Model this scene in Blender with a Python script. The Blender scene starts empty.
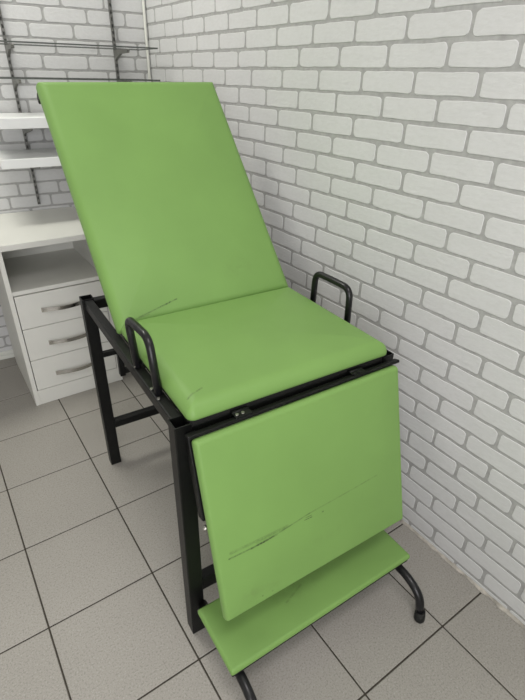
import bpy, bmesh, math, random
from mathutils import Vector, Matrix
random.seed(7)
S = bpy.context.scene
COL = S.collection

# ------------------------------------------------------------------ materials
def new_mat(name):
    m = bpy.data.materials.new(name); m.use_nodes = True
    nt = m.node_tree; nt.nodes.clear()
    out = nt.nodes.new('ShaderNodeOutputMaterial')
    b = nt.nodes.new('ShaderNodeBsdfPrincipled')
    nt.links.new(b.outputs[0], out.inputs[0])
    return m, nt, b

class N:
    """tiny node helper"""
    def __init__(s, nt): s.nt = nt
    def _in(s, sock, v):
        if hasattr(v, 'is_output') or isinstance(v, bpy.types.NodeSocket): s.nt.links.new(v, sock)
        else: sock.default_value = v
    def math(s, op, a, b=0.0, c=0.0, clamp=False):
        n = s.nt.nodes.new('ShaderNodeMath'); n.operation = op; n.use_clamp = clamp
        for i, v in enumerate((a, b, c)): s._in(n.inputs[i], v)
        return n.outputs[0]
    def vmath(s, op, a, b=(0, 0, 0), scale=None):
        n = s.nt.nodes.new('ShaderNodeVectorMath'); n.operation = op
        s._in(n.inputs[0], a); s._in(n.inputs[1], b)
        if scale is not None: s._in(n.inputs['Scale'], scale)
        return n.outputs['Value'] if op in ('DOT_PRODUCT', 'LENGTH', 'DISTANCE') else n.outputs[0]
    def coord(s): return s.nt.nodes.new('ShaderNodeTexCoord').outputs['Object']
    def noise(s, vec, scale, detail=3.0, rough=0.5):
        n = s.nt.nodes.new('ShaderNodeTexNoise'); s._in(n.inputs['Vector'], vec)
        n.inputs['Scale'].default_value = scale; n.inputs['Detail'].default_value = detail
        n.inputs['Roughness'].default_value = rough
        return n.outputs['Fac']
    def ramp(s, fac, stops):
        n = s.nt.nodes.new('ShaderNodeValToRGB'); s._in(n.inputs[0], fac)
        e = n.color_ramp.elements
        while len(e) < len(stops): e.new(0.5)
        for i, (p, c) in enumerate(stops): e[i].position = p; e[i].color = (*c, 1)
        return n.outputs[0]
    def mix(s, fac, a, b):
        n = s.nt.nodes.new('ShaderNodeMix'); n.data_type = 'RGBA'
        s._in(n.inputs[0], fac)
        s._in(n.inputs[6], (*a, 1) if isinstance(a, tuple) else a)
        s._in(n.inputs[7], (*b, 1) if isinstance(b, tuple) else b)
        return n.outputs[2]
    def maprange(s, v, a, b, c=0.0, d=1.0, smooth=True):
        n = s.nt.nodes.new('ShaderNodeMapRange')
        if smooth: n.interpolation_type = 'SMOOTHSTEP'
        s._in(n.inputs[0], v)
        for i, x in zip((1, 2, 3, 4), (a, b, c, d)): n.inputs[i].default_value = x
        return n.outputs[0]
    def bump(s, h, strength, dist):
        n = s.nt.nodes.new('ShaderNodeBump'); s._in(n.inputs['Height'], h)
        n.inputs['Strength'].default_value = strength; n.inputs['Distance'].default_value = dist
        return n.outputs[0]

def simple(name, col, rough=0.5, metal=0.0, spec=0.5, var=0.06, scale=20.0, bump=0.0, bscale=200.0):
    m, nt, b = new_mat(name); n = N(nt); co = n.coord()
    f = n.noise(co, scale, 4)
    lo = tuple(max(0, c * (1 - var)) for c in col); hi = tuple(min(1, c * (1 + var)) for c in col)
    nt.links.new(n.ramp(f, [(0.3, lo), (0.7, hi)]), b.inputs['Base Color'])
    b.inputs['Roughness'].default_value = rough; b.inputs['Metallic'].default_value = metal
    b.inputs['Specular IOR Level'].default_value = spec
    if bump: nt.links.new(n.bump(n.noise(co, bscale, 3), bump, 0.002), b.inputs['Normal'])
    return m

GREEN = (0.184, 0.332, 0.089)
def vinyl(name, marks=(), smudges=(), off=None):
    """green upholstery vinyl; marks are pen-like scuffs (x0,y0,x1,y1,width,strength), smudges (x,y,rx,ry,strength)"""
    m, nt, b = new_mat(name); n = N(nt); co = n.coord()
    if off: co = n.vmath('SUBTRACT', co, off)
    f = n.noise(co, 5.0, 3)
    col = n.ramp(f, [(0.3, tuple(c * 0.95 for c in GREEN)), (0.7, tuple(c * 1.04 for c in GREEN))])
    flat = n.vmath('MULTIPLY', co, (1, 1, 0))
    wob = n.noise(co, 45.0, 3)
    wob2 = n.noise(co, 260.0, 2)
    for (x, y, rx, ry, st) in smudges:
        d = n.vmath('LENGTH', n.vmath('DIVIDE', n.vmath('SUBTRACT', flat, (x, y, 0)), (rx, ry, 1)))
        k = n.math('MULTIPLY', n.maprange(d, 0.0, 1.0, st, 0.0), n.maprange(wob, 0.35, 0.65))
        col = n.mix(k, col, (0.13, 0.20, 0.06))
    for (x0, y0, x1, y1, w, st) in marks:
        D = Vector((x1 - x0, y1 - y0, 0)); L2 = D.length_squared
        P = n.vmath('SUBTRACT', flat, (x0, y0, 0))
        t = n.math('DIVIDE', n.vmath('DOT_PRODUCT', P, tuple(D)), L2, clamp=True)
        q = n.vmath('SUBTRACT', P, n.vmath('SCALE', tuple(D), scale=t))
        d = n.vmath('LENGTH', q)
        k = n.maprange(d, w * 0.25, w, st, 0.0)
        k = n.math('MULTIPLY', k, n.maprange(wob2, 0.3, 0.55, 0.35, 1.0))
        k = n.math('MULTIPLY', k, n.maprange(wob, 0.3, 0.6, 0.4, 1.0))
        col = n.mix(k, col, (0.035, 0.055, 0.02))
    nt.links.new(col, b.inputs['Base Color'])
    b.inputs['Roughness'].default_value = 0.47
    b.inputs['Specular IOR Level'].default_value = 0.32
    h = n.math('ADD', n.math('MULTIPLY', n.noise(co, 420.0, 2), 0.25), n.noise(co, 9.0, 2))
    nt.links.new(n.bump(h, 0.22, 0.004), b.inputs['Normal'])
    return m

M_seat = vinyl('green_vinyl_seat', [(0.016, 0.037, 0.054, 0.050, 0.0035, 0.45), (0.018, 0.038, 0.032, 0.045, 0.0035, 0.5)])
M_back = vinyl('green_vinyl_back', [(0.055, 0.023, 0.179, 0.051, 0.0028, 0.65), (0.145, 0.043, 0.160, 0.047, 0.0034, 0.75), (0.03, 0.018, 0.09, 0.026, 0.003, 0.35)],
               [(0.40, 0.10, 0.10, 0.05, 0.14)])
M_foot = vinyl('green_vinyl_footrest', [(0.030, 0.1625, 0.118, 0.163, 0.0030, 0.75), (0.085, 0.162, 0.150, 0.1655, 0.0036, 0.75), (0.118, 0.163, 0.243, 0.178, 0.0026, 0.6),
                 (0.243, 0.178, 0.46, 0.186, 0.0026, 0.35), (0.036, 0.175, 0.18, 0.174, 0.0055, 0.34), (0.10, 0.169, 0.17, 0.170, 0.006, 0.18),
                 (0.228, 0.166, 0.249, 0.165, 0.0017, 0.9), (0.231, 0.171, 0.249, 0.170, 0.0014, 0.7), (0.281, 0.164, 0.2825, 0.164, 0.003, 0.8),
                 (0.096, 0.022, 0.097, 0.022, 0.003, 0.6), (0.123, 0.020, 0.124, 0.020, 0.0026, 0.6)],
                [(0.07, 0.045, 0.04, 0.02, 0.28), (0.11, 0.035, 0.05, 0.02, 0.25), (0.28, 0.09, 0.10, 0.03, 0.12)])
M_step = vinyl('green_vinyl_step', [(0.20, 0.07, 0.26, 0.09, 0.004, 0.25)], [(0.25, 0.09, 0.12, 0.05, 0.25)])
M_black = simple('black_powder_coat', (0.0042, 0.0045, 0.0042), 0.42, 0, 0.28, 0.25, 60, 0.15, 500)
M_gloss = simple('black_gloss_enamel', (0.008, 0.008, 0.009), 0.3, 0, 0.4, 0.2, 40)
M_board = simple('black_backing_board', (0.014, 0.014, 0.013), 0.7, 0, 0.3, 0.2, 60)
M_rubber = simple('black_rubber', (0.013, 0.013, 0.012), 0.65, 0, 0.3, 0.2, 90)
M_steel = simple('zinc_steel', (0.36, 0.35, 0.32), 0.35, 1.0, 0.5, 0.15, 80)
M_chrome = simple('polished_chrome', (0.58, 0.57, 0.54), 0.07, 1.0, 0.5, 0.03, 20)
M_white = simple('white_laminate', (0.70, 0.70, 0.655), 0.42, 0, 0.4, 0.02, 6)
M_edge = simple('white_shelf_lacquer', (0.80, 0.815, 0.805), 0.38, 0, 0.4, 0.02, 6)
M_upright = simple('galvanised_rail', (0.19, 0.19, 0.18), 0.38, 0.85, 0.5, 0.2, 70)
M_slot = simple('dark_slot', (0.09, 0.09, 0.085), 0.7, 0, 0.3, 0.1, 70)
M_bracket = simple('grey_bracket', (0.17, 0.17, 0.155), 0.45, 0.5, 0.5, 0.15, 60)
M_plaster = simple('white_plaster', (0.62, 0.62, 0.58), 0.8, 0, 0.3, 0.04, 5, 0.2, 90)
M_ceil = simple('ceiling_white', (0.72, 0.72, 0.69), 0.9, 0, 0.2, 0.02, 4)
M_caulk = simple('dirty_sealant', (0.40, 0.375, 0.33), 0.75, 0, 0.3, 0.35, 40, 0.4, 120)
M_pipe = simple('white_plastic_bead', (0.66, 0.67, 0.62), 0.4, 0, 0.4, 0.03, 10)

def m_glass():
    m, nt, b = new_mat('shelf_glass'); n = N(nt); co = n.coord()
    f = n.noise(co, 3.0, 2)
    nt.links.new(n.ramp(f, [(0.3, (0.16, 0.19, 0.17)), (0.7, (0.19, 0.22, 0.20))]), b.inputs['Base Color'])
    b.inputs['Roughness'].default_value = 0.04; b.inputs['IOR'].default_value = 1.5
    b.inputs['Alpha'].default_value = 0.10
    return m
M_glass = m_glass()
M_glass_edge = simple('ground_glass_edge', (0.085, 0.095, 0.085), 0.35, 0, 0.5, 0.1, 30)

def m_brick():
    m, nt, b = new_mat('white_painted_brick'); n = N(nt); co = n.coord()
    f = n.noise(co, 2.2, 3)
    base = n.ramp(f, [(0.3, (0.59, 0.592, 0.592)), (0.7, (0.64, 0.643, 0.643))])
    st = n.vmath('MULTIPLY', co, (1, 1, 2.2))
    g = n.noise(st, 55.0, 4, 0.6)
    col = n.mix(n.maprange(g, 0.35, 0.7, 0.0, 0.22), base, (0.50, 0.50, 0.485))
    nt.links.new(col, b.inputs['Base Color'])
    b.inputs['Roughness'].default_value = 0.75; b.inputs['Specular IOR Level'].default_value = 0.3
    h = n.math('ADD', g, n.math('MULTIPLY', n.noise(st, 18.0, 3), 1.0))
    nt.links.new(n.bump(h, 0.22, 0.005), b.inputs['Normal'])
    return m
M_brick = m_brick()
M_grout = simple('grey_wall_grout', (0.375, 0.375, 0.368), 0.85, 0, 0.2, 0.12, 60, 0.3, 150)

def m_tile():
    m, nt, b = new_mat('speckled_floor_tile'); n = N(nt); co = n.coord()
    f = n.noise(co, 3.0, 3)
    base = n.ramp(f, [(0.3, (0.325, 0.308, 0.278)), (0.7, (0.355, 0.337, 0.306))])
    s1 = n.noise(co, 210.0, 3, 0.7)
    col = n.mix(n.maprange(s1, 0.50, 0.64, 0.0, 0.50), base, (0.17, 0.162, 0.14))
    s2 = n.noise(n.vmath('ADD', co, (5.3, 1.7, 0)), 240.0, 2, 0.6)
    col = n.mix(n.maprange(s2, 0.54, 0.68, 0.0, 0.45), col, (0.46, 0.45, 0.41))
    nt.links.new(col, b.inputs['Base Color'])
    b.inputs['Roughness'].default_value = 0.5; b.inputs['Specular IOR Level'].default_value = 0.4
    nt.links.new(n.bump(s1, 0.08, 0.001), b.inputs['Normal'])
    return m
M_tile = m_tile()
M_fgrout = simple('dark_floor_grout', (0.060, 0.053, 0.043), 0.9, 0, 0.2, 0.25, 30)

# ------------------------------------------------------------------ mesh helpers
def link(name, bm, mats, parent=None, matrix=None, smooth=False):
    bmesh.ops.recalc_face_normals(bm, faces=bm.faces[:])
    me = bpy.data.meshes.new(name); bm.to_mesh(me); bm.free()
    for m in (mats if isinstance(mats, (list, tuple)) else [mats]): me.materials.append(m)
    if smooth:
        for pl in me.polygons: pl.use_smooth = True
    o = bpy.data.objects.new(name, me); COL.objects.link(o)
    if parent: o.parent = parent
    if matrix is not None: o.matrix_local = matrix
    return o

def empty(name, loc=(0, 0, 0), rz=0.0):
    o = bpy.data.objects.new(name, None); COL.objects.link(o)
    o.location = loc; o.rotation_euler = (0, 0, rz); o.empty_display_size = 0.1
    return o

def tag(o, label, cat, group=None):
    o['label'] = label; o['category'] = cat
    if group: o['group'] = group
    return o

def struct(o): o['kind'] = 'structure'; return o

def box(bm, x0, x1, y0, y1, z0, z1, bev=0.0, mat=0, seg=2):
    t = bmesh.new()
    vs = [t.verts.new((x, y, z)) for z in (z0, z1) for y in (y0, y1) for x in (x0, x1)]
    for f in ((0, 2, 3, 1), (4, 5, 7, 6), (0, 1, 5, 4), (2, 6, 7, 3), (0, 4, 6, 2), (1, 3, 7, 5)):
        t.faces.new([vs[i] for i in f])
    bmesh.ops.recalc_face_normals(t, faces=t.faces[:])
    if bev: bmesh.ops.bevel(t, geom=t.edges[:], offset=bev, segments=seg, profile=0.5, affect='EDGES')
    merge(bm, t, mat)

def merge(bm, t, mat=0, mtx=None):
    mp = {}
    for v in t.verts: mp[v] = bm.verts.new(mtx @ v.co if mtx is not None else v.co)
    for f in t.faces:
        try:
            nf = bm.faces.new([mp[v] for v in f.verts]); nf.material_index = mat; nf.smooth = f.smooth
        except ValueError: pass
    t.free()

def rounded_path(pts, rad, n=7):
    """polyline with filleted corners"""
    pts = [Vector(p) for p in pts]; out = [pts[0]]
    for i in range(1, len(pts) - 1):
        a, b, c = pts[i - 1], pts[i], pts[i + 1]
        r = min(rad, (a - b).length * 0.49, (c - b).length * 0.49)
        p0 = b + (a - b).normalized() * r; p1 = b + (c - b).normalized() * r
        for k in range(n + 1):
            t = k / n
            out.append(p0 * (1 - t) ** 2 + b * 2 * t * (1 - t) + p1 * t * t)
    out.append(pts[-1]); return out

def tube(bm, path, r, n=14, mat=0, rs=None):
    path = [Vector(p) for p in path]; rings = []
    T = (path[1] - path[0]).normalized()
    U = T.orthogonal().normalized()
    for i, p in enumerate(path):
        if i == 0: t = (path[1] - p)
        elif i == len(path) - 1: t = (p - path[i - 1])
        else: t = (path[i + 1] - path[i - 1])
        t.normalize()
        U = (U - t * U.dot(t)).normalized(); Vv = t.cross(U)
        rr = rs[i] if rs else r
        rings.append([bm.verts.new(p + (U * math.cos(2 * math.pi * k / n) + Vv * math.sin(2 * math.pi * k / n)) * rr) for k in range(n)])
    for a, b in zip(rings, rings[1:]):
        for k in range(n):
            f = bm.faces.new((a[k], a[(k + 1) % n], b[(k + 1) % n], b[k])); f.smooth = True; f.material_index = mat
    for rg in (rings[0], rings[-1]):
        f = bm.faces.new(rg); f.material_index = mat

def bar(bm, a, b, w, h, bev=0.002, mat=0, up=(0, 0, 1)):
    """rectangular bar from a to b, w across, h along up"""
    a, b = Vector(a), Vector(b); d = b - a; L = d.length; d.normalize()
    u = Vector(up); u = (u - d * u.dot(d)).normalized(); s = d.cross(u)
    t = bmesh.new(); box(t, 0, L, -w / 2, w / 2, -h / 2, h / 2, bev)
    mt = Matrix((d, s, u)).transposed().to_4x4(); mt.translation = a
    merge(bm, t, mat, mt)

def sq_tube(bm, x0, x1, y0, y1, z0, z1, wall=0.003, deep=0.03):
    """upright square tube with an open top"""
    b = 0.0025
    def ring(ins, z, r):
        X0, X1, Y0, Y1 = x0 + ins, x1 - ins, y0 + ins, y1 - ins
        v = []
        for cx, cy, a0 in ((X1 - r, Y1 - r, 0), (X0 + r, Y1 - r, 90), (X0 + r, Y0 + r, 180), (X1 - r, Y0 + r, 270)):
            for k in range(4):
                a = math.radians(a0 + 30 * k); v.append(bm.verts.new((cx + r * math.cos(a), cy + r * math.sin(a), z)))
        return v
    rs = [ring(0, z0, b), ring(0, z1, b), ring(wall, z1, b * .7), ring(wall, z1 - deep, b * .7)]
    for p, q in zip(rs, rs[1:]):
        n = len(p)
        for k in range(n): bm.faces.new((p[k], p[(k + 1) % n], q[(k + 1) % n], q[k]))
    bm.faces.new(rs[0]); bm.faces.new(rs[-1])

def pad(w, l, t, rc, re, crown, re_b=0.008, bulge=2.2, seg=8):
    """upholstered cushion: rounded outline, soft edges, crowned top; x 0..w, y 0..l, z 0..t"""
    bm = bmesh.new()
    def outline(d):
        r = max(rc - d, 0.004); v = []
        for cx, cy, a0 in ((w - d - r, l - d - r, 0), (d + r, l - d - r, 90), (d + r, d + r, 180), (w - d - r, d + r, 270)):
            for k in range(seg + 1):
                a = math.radians(a0 + 90 * k / seg); v.append((cx + r * math.cos(a), cy + r * math.sin(a)))
        # subdivide straight runs
        out = []
        for i, pnt in enumerate(v):
            out.append(pnt)
            if i % (seg + 1) == seg:
                q = v[(i + 1) % len(v)]
                for s in range(1, 12): out.append((pnt[0] + (q[0] - pnt[0]) * s / 12, pnt[1] + (q[1] - pnt[1]) * s / 12))
        return out
    prof = []
    for k in range(4):
        a = math.radians(90 * k / 3); prof.append((re_b * .6 * (1 - math.sin(a)), re_b * (1 - math.cos(a))))
    e = 2 / bulge
    for k in range(1, 13):
        a = math.radians(90 * k / 12)
        prof.append((re * (1 - math.cos(a) ** e), re_b + (t - re_b) * math.sin(a) ** e))
    rings = []
    for d, z in prof: rings.append([bm.verts.new((x, y, z)) for x, y in outline(d)])
    base = outline(re); cx, cy = w / 2, l / 2
    for s in (0.94, 0.86, 0.74, 0.58, 0.40, 0.2):
        z = t + crown * (1 - s ** 2.2)
        rings.append([bm.verts.new((cx + (x - cx) * s, cy + (y - cy) * s, z)) for x, y in base])
    for a, b in zip(rings, rings[1:]):
        n = len(a)
        for k in range(n): bm.faces.new((a[k], a[(k + 1) % n], b[(k + 1) % n], b[k]))
    bm.faces.new(rings[0]); bm.faces.new(rings[-1])
    for f in bm.faces: f.smooth = True
    return bm

# ------------------------------------------------------------------ room
WX = 1.389                      # plane of the brick wall on the right
CORNER = Vector((WX, 0.640, 0)) # corner of the two brick walls
BANG = -0.064                   # the back wall is a little out of square
XL, YF, H = -1.75, -2.85, 2.65

# floor: 30 cm tiles as slabs, joints in between
bm = bmesh.new()
box(bm, XL - .1, WX + .1, YF - .1, 1.1, -0.06, -0.0015, 0, 1)
g = 0.0021
for i in range(-6, 5):
    for j in range(-11, 4):
        x0, x1, y0, y1 = max(i * .3, XL) + g, min((i + 1) * .3, WX) - g, max(j * .3, YF) + g, min((j + 1) * .3, .95) - g
        if x1 - x0 < .01 or y1 - y0 < .01: continue
        box(bm, x0, x1, y0, y1, -0.012, 0.0, 0.0012, 0, 1)
struct(link('floor', bm, [M_tile, M_fgrout]))

PITCH = 0.1775
def brick_wall(u0, u1, rows, z0, pitch_z, height, joints, back):
    """u along the wall, relief towards +n; joints: row -> list of known joint positions"""
    bm = bmesh.new()
    rnd = random.Random(11)
    box(bm, u0, u1, -back, 0.0, 0, height, 0, 1)
    for k in rows:
        za, zb = z0 + k * pitch_z, z0 + (k + 1) * pitch_z
        if zb < 0.008 or za > height: continue
        ref = joints.get(k)
        if ref is None: ref = [0.09 * (k % 2) + 0.03 * math.sin(k * 2.4)]
        ref = sorted(ref)
        js = list(ref)
        while js[0] > u0: js.insert(0, js[0] - PITCH + rnd.uniform(-.004, .004))
        while js[-1] < u1: js.append(js[-1] + PITCH + rnd.uniform(-.004, .004))
        for a, b in zip(js, js[1:]):
            gu, gz = 0.0046 + rnd.uniform(-.0006, .0008), 0.0043
            A, B = max(a + gu, u0), min(b - gu, u1)
            Z0, Z1 = za + gz + rnd.uniform(-.001, .001), zb - gz + rnd.uniform(-.001, .001)
            Z0 = max(Z0, 0.004); Z1 = min(Z1, height)
            if B - A < .012 or Z1 - Z0 < .006: continue
            r = min(rnd.uniform(.006, .013), (B - A) * .4, (Z1 - Z0) * .4)
            def ring(ins, h):
                v = []
                rr = max(r - ins, .001)
                for ci, (cx, cz, a0) in enumerate(((B - ins - rr, Z1 - ins - rr, 0), (A + ins + rr, Z1 - ins - rr, 90), (A + ins + rr, Z0 + ins + rr, 180), (B - ins - rr, Z0 + ins + rr, 270))):
                    for q in range(4):
                        an = math.radians(a0 + 30 * q)
                        v.append((cx + rr * math.cos(an), cz + rr * math.sin(an)))
                    # wavy straight run
                    nx = (A + ins, None) if ci == 0 else None
                out = []
                n = len(v)
                for i2, (x, z) in enumerate(v):
                    out.append([x, z])
                    if i2 % 4 == 3 and (i2 // 4) % 2 == 0:
                        X2, Z2 = v[(i2 + 1) % n]
                        for s in range(1, 5): out.append([x + (X2 - x) * s / 5, z + (Z2 - z) * s / 5])
                return [(x, h, z) for x, z in out]
            rings = [ring(0, 0.0), ring(0.0004, 0.0008), ring(0.0014, 0.0014)]
            wob = [(rnd.uniform(-.0007, .0007), rnd.uniform(-.0011, .0011)) for _ in rings[0]]
            vr = []
            for rg in rings:
                vr.append([bm.verts.new((x + wob[i2][0], h, max(z + wob[i2][1], 0.002))) for i2, (x, h, z) in enumerate(rg)])
            for p_, q_ in zip(vr, vr[1:]):
                n = len(p_)
                for i2 in range(n):
                    f = bm.faces.new((p_[i2], p_[(i2 + 1) % n], q_[(i2 + 1) % n], q_[i2])); f.smooth = True
            bm.faces.new(vr[-1])
    return bm

# right wall: u = world y, normal -x
RJ = {14: [-1.202, -1.034, -.855, -.676, -.495, -.321], 15: [-1.082, -.904, -.728, -.555, -.377, -.194], 10: [-1.212, -1.036], 9: [-1.138, -.962],
      8: [-1.22, -1.045, -.862], 7: [-1.13, -.947], 6: [-1.212, -1.037], 5: [-1.161, -.983], 4: [-1.271, -1.093, -.913], 3: [-1.215, -1.042],
      2: [-1.13], 1: [-1.398, -1.22], 0: [-1.316], -1: [-1.402, -1.22], -2: [-1.322, -1.146], -3: [-1.405, -1.229], -4: [-1.492, -1.321],
      -5: [-1.403, -1.225], -6: [-1.35], -7: [-1.459, -1.278], -8: [-1.408, -1.224], -9: [-1.31], -10: [-1.40],
      13: [-1.129, -.95, -.772], 12: [-1.209, -1.031, -.857], 11: [-1.128, -.943, -.756], 16: [-.968, -.796], 17: [-1.06], 18: [-.97], 19: [-1.07]}
bmw = brick_wall(YF, .70, range(-10, 38), 0.536, 0.0571, H, RJ, 0.08)
# (u, n, z) -> world: y = u, x = WX - n
struct(link('wall_right', bmw, [M_brick, M_grout], matrix=Matrix(((0, -1, 0, WX), (1, 0, 0, 0), (0, 0, 1, 0), (0, 0, 0, 1)))))

# back wall: local x to the right (ends at the corner, x=0), normal -y
MB = Matrix.Translation(CORNER) @ Matrix.Rotation(BANG, 4, 'Z')
cs = math.cos(BANG)
def ux(x): return (x - WX) / cs
BJ = {3: [ux(.946), ux(1.123), ux(1.29)], 2: [ux(.879), ux(1.059), ux(1.246)], 0: [ux(.913), ux(1.104), ux(1.317)], -1: [ux(.832), ux(1.003), ux(1.186)],
      -9: [ux(.708), ux(.883)], -10: [ux(.659)], 1: [ux(.80)], -2: [ux(.90)], -3: [ux(.82)], -4: [ux(.75)], -5: [ux(.86)], -6: [ux(.79)], -7: [ux(.70)], -8: [ux(.77)]}
bmb = brick_wall(XL - WX, 0.0, range(-24, 24), 1.32, 0.057, H, BJ, 0.08)
struct(link('wall_back', bmb, [M_brick, M_grout], matrix=MB @ Matrix(((1, 0, 0, 0), (0, -1, 0, 0), (0, 0, 1, 0), (0, 0, 0, 1)))))

bm = bmesh.new(); box(bm, XL - .08, XL, YF, 1.05, 0, H); struct(link('wall_left', bm, M_plaster))
bm = bmesh.new(); box(bm, XL - .08, WX + .08, YF - .08, YF, 0, H); struct(link('wall_front', bm, M_plaster))
bm = bmesh.new(); box(bm, XL - .08, WX + .08, YF - .08, 1.05, H, H + .06); struct(link('ceiling', bm, M_ceil))

# unseen window frame behind the photographer, added to go with the fill light
bm = bmesh.new()
for a in ((-1.24, -1.19, .41, 1.89), (.29, .34, .41, 1.89), (-.475, -.425, .45, 1.85)): box(bm, a[0], a[1], YF, YF + .03, a[2], a[3], .004)
for a in ((-1.24, .34, .41, .46), (-1.24, .34, 1.84, 1.89)): box(bm, a[0], a[1], YF, YF + .03, a[2], a[3], .004)
struct(link('added_window_1', bm, M_pipe))
# white corner bead where the brick walls meet
bm = bmesh.new(); tube(bm, [(-.012, -.013, 0.0), (-.012, -.013, H)], 0.0062, 12)
struct(link('trim_1', bm, M_pipe, matrix=MB))
# sealant run along the foot of the right wall
bm = bmesh.new(); rnd = random.Random(3); prev = None
for i in range(161):
    y = -2.6 + i * .02
    d, h = .0045 + rnd.uniform(-.002, .003), .0065 + rnd.uniform(-.002, .003)
    cur = [bm.verts.new((WX + .003, y, h + .006)), bm.verts.new((WX - d * .7, y, h * .8)), bm.verts.new((WX - d * 1.6, y, .0012)), bm.verts.new((WX + .003, y, -.003))]
    if prev:
        for a in range(4): bm.faces.new((prev[a], prev[(a + 1) % 4], cur[(a + 1) % 4], cur[a]))
    else: bm.faces.new(cur)
    prev = cur
bm.faces.new(prev)
struct(link('trim_2', bm, M_caulk))
# low stepped skirting on the back wall
bm = bmesh.new(); box(bm, XL - WX, -.005, -.012, 0.0, 0.0, .022, .002); box(bm, XL - WX, -.005, -.009, 0, .022, .042, .003)
struct(link('baseboard_back', bm, M_pipe, matrix=MB))

# ------------------------------------------------------------------ examination chair
CH = empty('examination_chair', (0.6169, -1.1348, 0), -0.0517)
tag(CH, 'green padded reclining examination chair on black metal frame with attached foot step', 'examination chair')
W = 0.60; Z = 0.705; s = 0.038; LF = 0.79      # frame width, leg top, tube size, frame length
for (x0, y0) in ((0, 0), (W - s, 0), (0, LF - s), (W - s, LF - s)):
    bm = bmesh.new(); sq_tube(bm, x0, x0 + s, y0, y0 + s, 0.0, Z if y0 == 0 else Z - .014)
    leg = link('leg', bm, M_black, CH)
    if x0 == 0 and y0 == 0:
        b2 = bmesh.new(); tube(b2, [(.022, .001, .093), (.022, -.004, .093)], .005, 10); link('screw', b2, M_steel, leg)
for sx in (0, 1):
    bm = bmesh.new(); x0, x1 = (.008, .034) if sx == 0 else (W - .034, W - .008)
    bar(bm, ((x0 + x1) / 2, s - .002, .684), ((x0 + x1) / 2, LF - s + .002, .672), x1 - x0, .032, .003); link('side_rail', bm, M_black, CH)
bm = bmesh.new(); box(bm, s - .001, W - s + .001, .002, .034, .664, .698, .003); link('front_rail', bm, M_black, CH)
bm = bmesh.new(); box(bm, s - .001, W - s + .001, LF - .034, LF - .004, .650, .682, .003); link('rear_rail', bm, M_black, CH)
bm = bmesh.new(); box(bm, s - .001, W - s + .001, LF - .036, LF - .008, .166, .196, .003); link('rear_stretcher', bm, M_black, CH)
bm = bmesh.new(); box(bm, s - .001, W - s + .001, .006, .034, .155, .200, .003); link('front_stretcher', bm, M_black, CH)
bm = bmesh.new()
yb = .765
box(bm, s - .001, .104, yb - .009, yb + .009, .469, .487, .002); box(bm, .085, .104, yb - .011, yb + .011, .377, .487, .002)
box(bm, .085, W - .085, yb - .009, yb + .009, .384, .402, .002); box(bm, W - .104, W - .085, yb - .011, yb + .011, .377, .487, .002)
box(bm, W - .104, W - s + .001, yb - .009, yb + .009, .469, .487, .002)
link('support_bar', bm, M_black, CH)

def basis(o, y, n, xoff=0.0):
    o = Vector(o); y = Vector(y).normalized(); n = Vector(n).normalized(); x = y.cross(n)
    m = Matrix((x, y, n)).transposed().to_4x4(); m.translation = o; return m

# seat
SW, SL, ST = 0.551, 0.449, 0.037
seat = link('seat', pad(SW, SL, ST, .018, .036, .010, .005, 2.0), M_seat, CH, basis((.031, .0, .708), (0, 1, 0), (0, 0, 1)))
bm = bmesh.new(); box(bm, .004, SW - .004, .004, SL - .012, -.014, .001, .001); link('backing_board', bm, M_board, seat)
# backrest
TI = .8634; BW, BL, BT = 0.559, 0.757, 0.040
back = link('backrest', pad(BW, BL, BT, .009, .030, .009, .005, 2.2), M_back, CH,
            basis((.024, .456, .699), (0, math.cos(TI), math.sin(TI)), (0, -math.sin(TI), math.cos(TI))) @ Matrix.Rotation(.014, 4, 'Z'))
bm = bmesh.new(); box(bm, .010, BW - .010, .010, BL - .010, -.010, .001, .001); link('backing_board', bm, M_board, back)
for x in (.010, BW - .036):
    bm = bmesh.new(); box(bm, x, x + .026, .03, BL - .028, -.036, -.010, .003); link('frame_tube', bm, M_black, back)
bm = bmesh.new(); box(bm, .002, BW - .002, BL - .028, BL - .006, -.036, -.010, .003); link('cross_tube', bm, M_black, back)
# prop from the lower bar to the back of the backrest
yv = Vector((0, math.cos(TI), math.sin(TI))); nv = Vector((0, -math.sin(TI), math.cos(TI)))
for x in (.16, W - .16):
    top = Vector((x, .456, .699)) + yv * .36 - nv * .022
    bm = bmesh.new(); tube(bm, [(x, yb, .395), top], .008, 10); link('prop_rod', bm, M_black, CH)
# footrest panel
TF = .2505; FW, FL, FT = 0.557, 0.454, 0.020
foot = link('footrest', pad(FW, FL, FT, .008, .011, .006, .003, 2.3), M_foot, CH,
            Matrix.Translation((.024, -.140, .251)) @ Matrix.Rotation(.009, 4, 'Z') @ basis((0, 0, 0), (0, math.sin(TF), math.cos(TF)), (0, -math.cos(TF), math.sin(TF))) @ Matrix.Rotation(.003, 4, 'Z'))
bm = bmesh.new(); box(bm, .008, FW - .008, .008, FL - .008, -.010, .001, .001); link('backing_board', bm, M_board, foot)
bm = bmesh.new(); box(bm, -.006, FW + .016, FL + .001, FL + .009, -.012, .005, .002); link('frame_tube', bm, M_black, foot)
for x in (-.002, FW - .022):
    bm = bmesh.new(); box(bm, x, x + .024, .255, FL + .003, -.034, -.010, .002); link('frame_tube', bm, M_black, foot)
bm = bmesh.new(); tube(bm, [(.012, .235, -.015), (-.004, .235, -.015)], .006, 10); link('bolt', bm, M_steel, foot)
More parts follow.
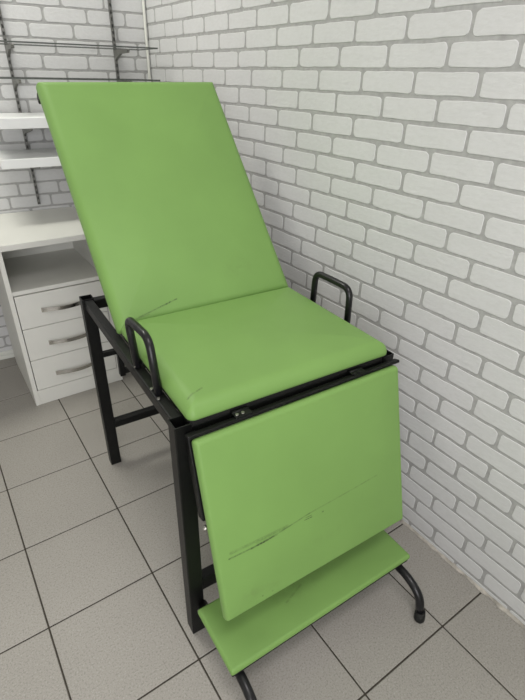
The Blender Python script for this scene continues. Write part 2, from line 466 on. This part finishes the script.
# hinges between seat frame and footrest
for x in (.125, .445):
    bm = bmesh.new()
    box(bm, x, x + .040, -.0015, .0025, .677, .697, .0006); box(bm, x, x + .040, -.027, .002, .7000, .7025, .0006)
    tube(bm, [(x, -.006, .7005), (x + .040, -.006, .7005)], .0042, 10)
    hg = link('hinge', bm, M_black, CH)
    for dx in (.006, .020):
        b2 = bmesh.new(); tube(b2, [(x + dx, -.018, .701), (x + dx, -.018, .7055)], .0036, 10); link('screw', b2, M_steel if x < .3 else M_black, hg)
# hand grips
for pts in ([(.021, .140, .690), (.024, .180, .820), (.016, .300, .820), (.019, .276, .690)],
            [(.606, .192, .680), (.606, .196, .811), (.602, .346, .811), (.602, .352, .680)]):
    bm = bmesh.new(); tube(bm, rounded_path(pts, .030), .0095, 14); link('hand_grip', bm, M_gloss, CH)
for y in (.275, .164, .121):
    bm = bmesh.new(); tube(bm, [(.013, y, .698), (.013, y, .7025)], .0036, 10); link('screw', bm, M_steel, CH)
# step
step = link('step_pad', pad(.582, .178, .015, .006, .009, .003, .002, 2.3), M_step, CH, basis((.009, -.206, .135), (0, 1, 0), (0, 0, 1)) @ Matrix.Rotation(.020, 4, 'Z'))
bm = bmesh.new(); box(bm, .004, .578, .004, .174, -.014, .001, .001); link('backing_board', bm, M_board, step)
for x, dy in ((.034, 0.0), (.559, -.002)):
    bm = bmesh.new()
    pth = rounded_path([(x, .004, .1075), (x, -.222 + dy, .1075), (x, -.268 + dy, .085), (x, -.284 + dy, .020)], .05)
    tube(bm, pth, .0118, 16); lg = link('step_leg', bm, M_gloss, CH)
    bm = bmesh.new(); tube(bm, [(x, -.282 + dy, .036), (x, -.2845 + dy, .016), (x, -.285 + dy, .006), (x, -.285 + dy, .0)], .0145, 16, rs=[.0135, .0150, .0150, .0125]); link('rubber_foot', bm, M_rubber, lg)

# ------------------------------------------------------------------ drawer cabinet
CX0, CX1, CY0, CY1, CH_ = .504, .906, .170, .625, .715
cab = empty('drawer_cabinet', (CX0, CY0, 0))
tag(cab, 'white three-drawer cabinet with open shelf and chrome bow handles, behind the chair', 'cabinet')
w = CX1 - CX0; d = CY1 - CY0; t = .018
bm = bmesh.new()
box(bm, 0, t, 0, d, 0, CH_, .0012); box(bm, w - t, w, 0, d, 0, CH_, .0012)
box(bm, t, w - t, d - .006, d - .001, .0, CH_)
box(bm, t, w - t, .003, d - .006, .530, .547, .001)
box(bm, t, w - t, .002, .018, 0, .073, .001)
box(bm, t, w - t, .022, d - .006, .055, .072)
box(bm, t, w - t, .35, d - .006, .695, CH_)
link('carcass', bm, M_white, cab)
for z0, z1, hz in ((.379, .526, .452), (.2285, .3765, .297), (.0765, .226, .142)):
    bm = bmesh.new(); box(bm, t + .003, w - t - .003, .000, .017, z0, z1, .0012)
    box(bm, t + .012, w - t - .012, .017, .40, z0 + .02, z1 - .03)
    dr = link('drawer', bm, M_white, cab)
    # bow handle: flat bright strip on two feet
    bm = bmesh.new(); n = 18; hc = w / 2; hl = .092; prof = []
    for k in range(n + 1):
        u = -1 + 2 * k / n; x = hc + u * hl; y = -.007 - .021 * (1 - u * u)
        hh = .0080 + .0014 * abs(u) ** 3
        prof.append([bm.verts.new((x, y, hz - hh)), bm.verts.new((x, y, hz + hh)), bm.verts.new((x, y + .005, hz + hh)), bm.verts.new((x, y + .005, hz - hh))])
    for a, b in zip(prof, prof[1:]):
        for k in range(4): bm.faces.new((a[k], a[(k + 1) % 4], b[(k + 1) % 4], b[k]))
    bm.faces.new(prof[0]); bm.faces.new(prof[-1])
    for sg in (-1, 1): tube(bm, [(hc + sg * .082, -.010, hz), (hc + sg * .082, .001, hz)], .0045, 10)
    link('handle', bm, M_chrome, dr)

# desk top
desk = empty('desk', (-.34, .165, 0))
tag(desk, 'white laminate desk top lying on the drawer cabinet under the white shelves', 'desk')
bm = bmesh.new()
vs = [(0, 0), (1.27, 0), (1.27, .495), (0, .575)]
lo = [bm.verts.new((x, y, .7155)) for x, y in vs]; hi = [bm.verts.new((x, y, .7385)) for x, y in vs]
bm.faces.new(lo); bm.faces.new(hi)
for i in range(4): bm.faces.new((lo[i], lo[(i + 1) % 4], hi[(i + 1) % 4], hi[i]))
bmesh.ops.bevel(bm, geom=bm.edges[:], offset=.0015, segments=2, affect='EDGES')
link('top', bm, M_white, desk)
bm = bmesh.new(); box(bm, .01, .028, .02, .55, 0, .7155, .001); link('side_panel', bm, M_white, desk)

# ------------------------------------------------------------------ wall shelving (in the back wall's own frame)
U1, U2 = ux(.781), ux(1.226)
for xu, lab in ((U1, 'slotted metal wall upright running down behind the white shelves to the desk top'), (U2, 'slotted metal wall upright nearest the corner, vanishing behind the green backrest')):
    up = empty('wall_upright', MB @ Vector((xu, 0, 0.765)), BANG)
    tag(up, lab.replace('’', "'"), 'shelf upright', 'slotted wall uprights')
    bm = bmesh.new(); zt = 1.35
    for sx in (-1, 1): box(bm, sx * .0048 - .0014, sx * .0048 + .0014, -.016, -.0045, 0, zt, .0004)
    box(bm, -.0048, .0048, -.0075, -.0045, 0, zt, 0, 1)
    z = .010
    while z < zt: box(bm, -.0048, .0048, -.0155, -.008, z, z + .012, .0004); z += .025
    link('slotted_channel', bm, [M_upright, M_slot], up)
    for zz, ln, hh in ((1.4045, .20, .028), (1.286, .20, .028), (1.117, .27, .05), (.973, .27, .05)):
        bm = bmesh.new(); zl = zz - .765 - .0015
        th = .005 if zz > 1.2 else .003
        pr = [(-.010, zl), (-ln, zl), (-ln, zl - .008), (-.06, zl - hh * .75), (-.010, zl - hh)]
        if zz > 1.2: pr = [(-.010, zl), (-.20, zl), (-.21, zl - .005), (-.20, zl - .014), (-.10, zl - .016), (-.035, zl - .034), (-.010, zl - .044)]
        a = [bm.verts.new((-th, y, z)) for y, z in pr]; b = [bm.verts.new((th, y, z)) for y, z in pr]
        bm.faces.new(a); bm.faces.new(b)
        for i in range(len(pr)): bm.faces.new((a[i], a[(i + 1) % len(pr)], b[(i + 1) % len(pr)], b[i]))
        link('bracket', bm, M_bracket, up)

for z0, z1, lab in ((1.4045, 1.4095, 'clear glass shelf, the upper one, crossing the brick wall above the backrest'),
                    (1.286, 1.291, 'clear glass shelf, the lower one, level with the top edge of the backrest')):
    x0, x1, y0, y1 = ux(.66), ux(1.335), -.265, -.022
    bm = bmesh.new(); box(bm, 0, x1 - x0, 0, y1 - y0, 0, z1 - z0)
    for f in bm.faces:
        f.material_index = 1 if abs(f.normal.z) < .5 else 0
    bm.normal_update()
    for f in bm.faces: f.material_index = 1 if abs(f.normal.z) < .5 else 0
    o = link('glass_shelf', bm, [M_glass, M_glass_edge], matrix=MB @ Matrix.Translation((x0, y0, z0)))
    tag(o, lab, 'shelf', 'glass shelves on the wall uprights')
for z0, z1, lab in ((1.117, 1.156, 'thick white shelf, the upper of two, directly below the glass shelves'),
                    (.973, 1.008, 'thick white shelf, the lower of two, between desk top and upper white shelf')):
    x0, x1, y0, y1 = ux(.640), ux(1.31), -.300, -.020
    bm = bmesh.new(); box(bm, 0, x1 - x0, 0, y1 - y0, 0, z1 - z0, .002)
    o = link('white_shelf', bm, M_edge, matrix=MB @ Matrix.Translation((x0, y0, z0)))
    tag(o, lab, 'shelf', 'white shelves on the wall uprights')

# ------------------------------------------------------------------ light
def area(name, loc, size, power, col, rot=(0, 0, 0), sy=None):
    l = bpy.data.lights.new(name, 'AREA'); l.energy = power; l.color = col; l.size = size
    if sy: l.shape = 'RECTANGLE'; l.size_y = sy
    o = bpy.data.objects.new(name, l); COL.objects.link(o); o.location = loc; o.rotation_euler = rot
    return o
area('ceiling_lamp', (.30, .30, H - .03), .8, 19, (1.0, .99, .91), sy=.4)
area('ceiling_lamp', (.55, -2.0, H - .03), 1.0, 17, (1.0, .955, .955), sy=.5)
area('front_fill', (-.45, YF + .02, 1.15), 1.5, 37, (.985, .975, 1.0), rot=(math.radians(90), 0, 0), sy=1.4)  # added soft fill from behind the camera, brightens surfaces facing front
wd = bpy.data.worlds.new('world'); S.world = wd; wd.use_nodes = True
wd.node_tree.nodes['Background'].inputs[0].default_value = (.9, .93, 1, 1)
wd.node_tree.nodes['Background'].inputs[1].default_value = 0.2

# ------------------------------------------------------------------ camera
def rod(r):
    r = Vector(r); return Matrix.Rotation(r.length, 3, r.normalized())
R = rod((2.0219362, -0.616623, 0.3832925))
cam = bpy.data.cameras.new('camera'); co = bpy.data.objects.new('camera', cam); COL.objects.link(co)
mw = Matrix((R[0], -Vector(R[1]), -Vector(R[2]))).transposed().to_4x4(); mw.translation = (0.328953, -1.83924, 1.315559)
co.matrix_world = mw
cam.sensor_fit = 'VERTICAL'; cam.sensor_height = 36.0; cam.lens = 479.27 / 700 * 36; cam.clip_start = .02
S.camera = co
S.view_settings.view_transform = 'Standard'; S.view_settings.look = 'None'
S.view_settings.exposure = 0.10; S.view_settings.gamma = 1.0; S.view_settings.use_curve_mapping = False
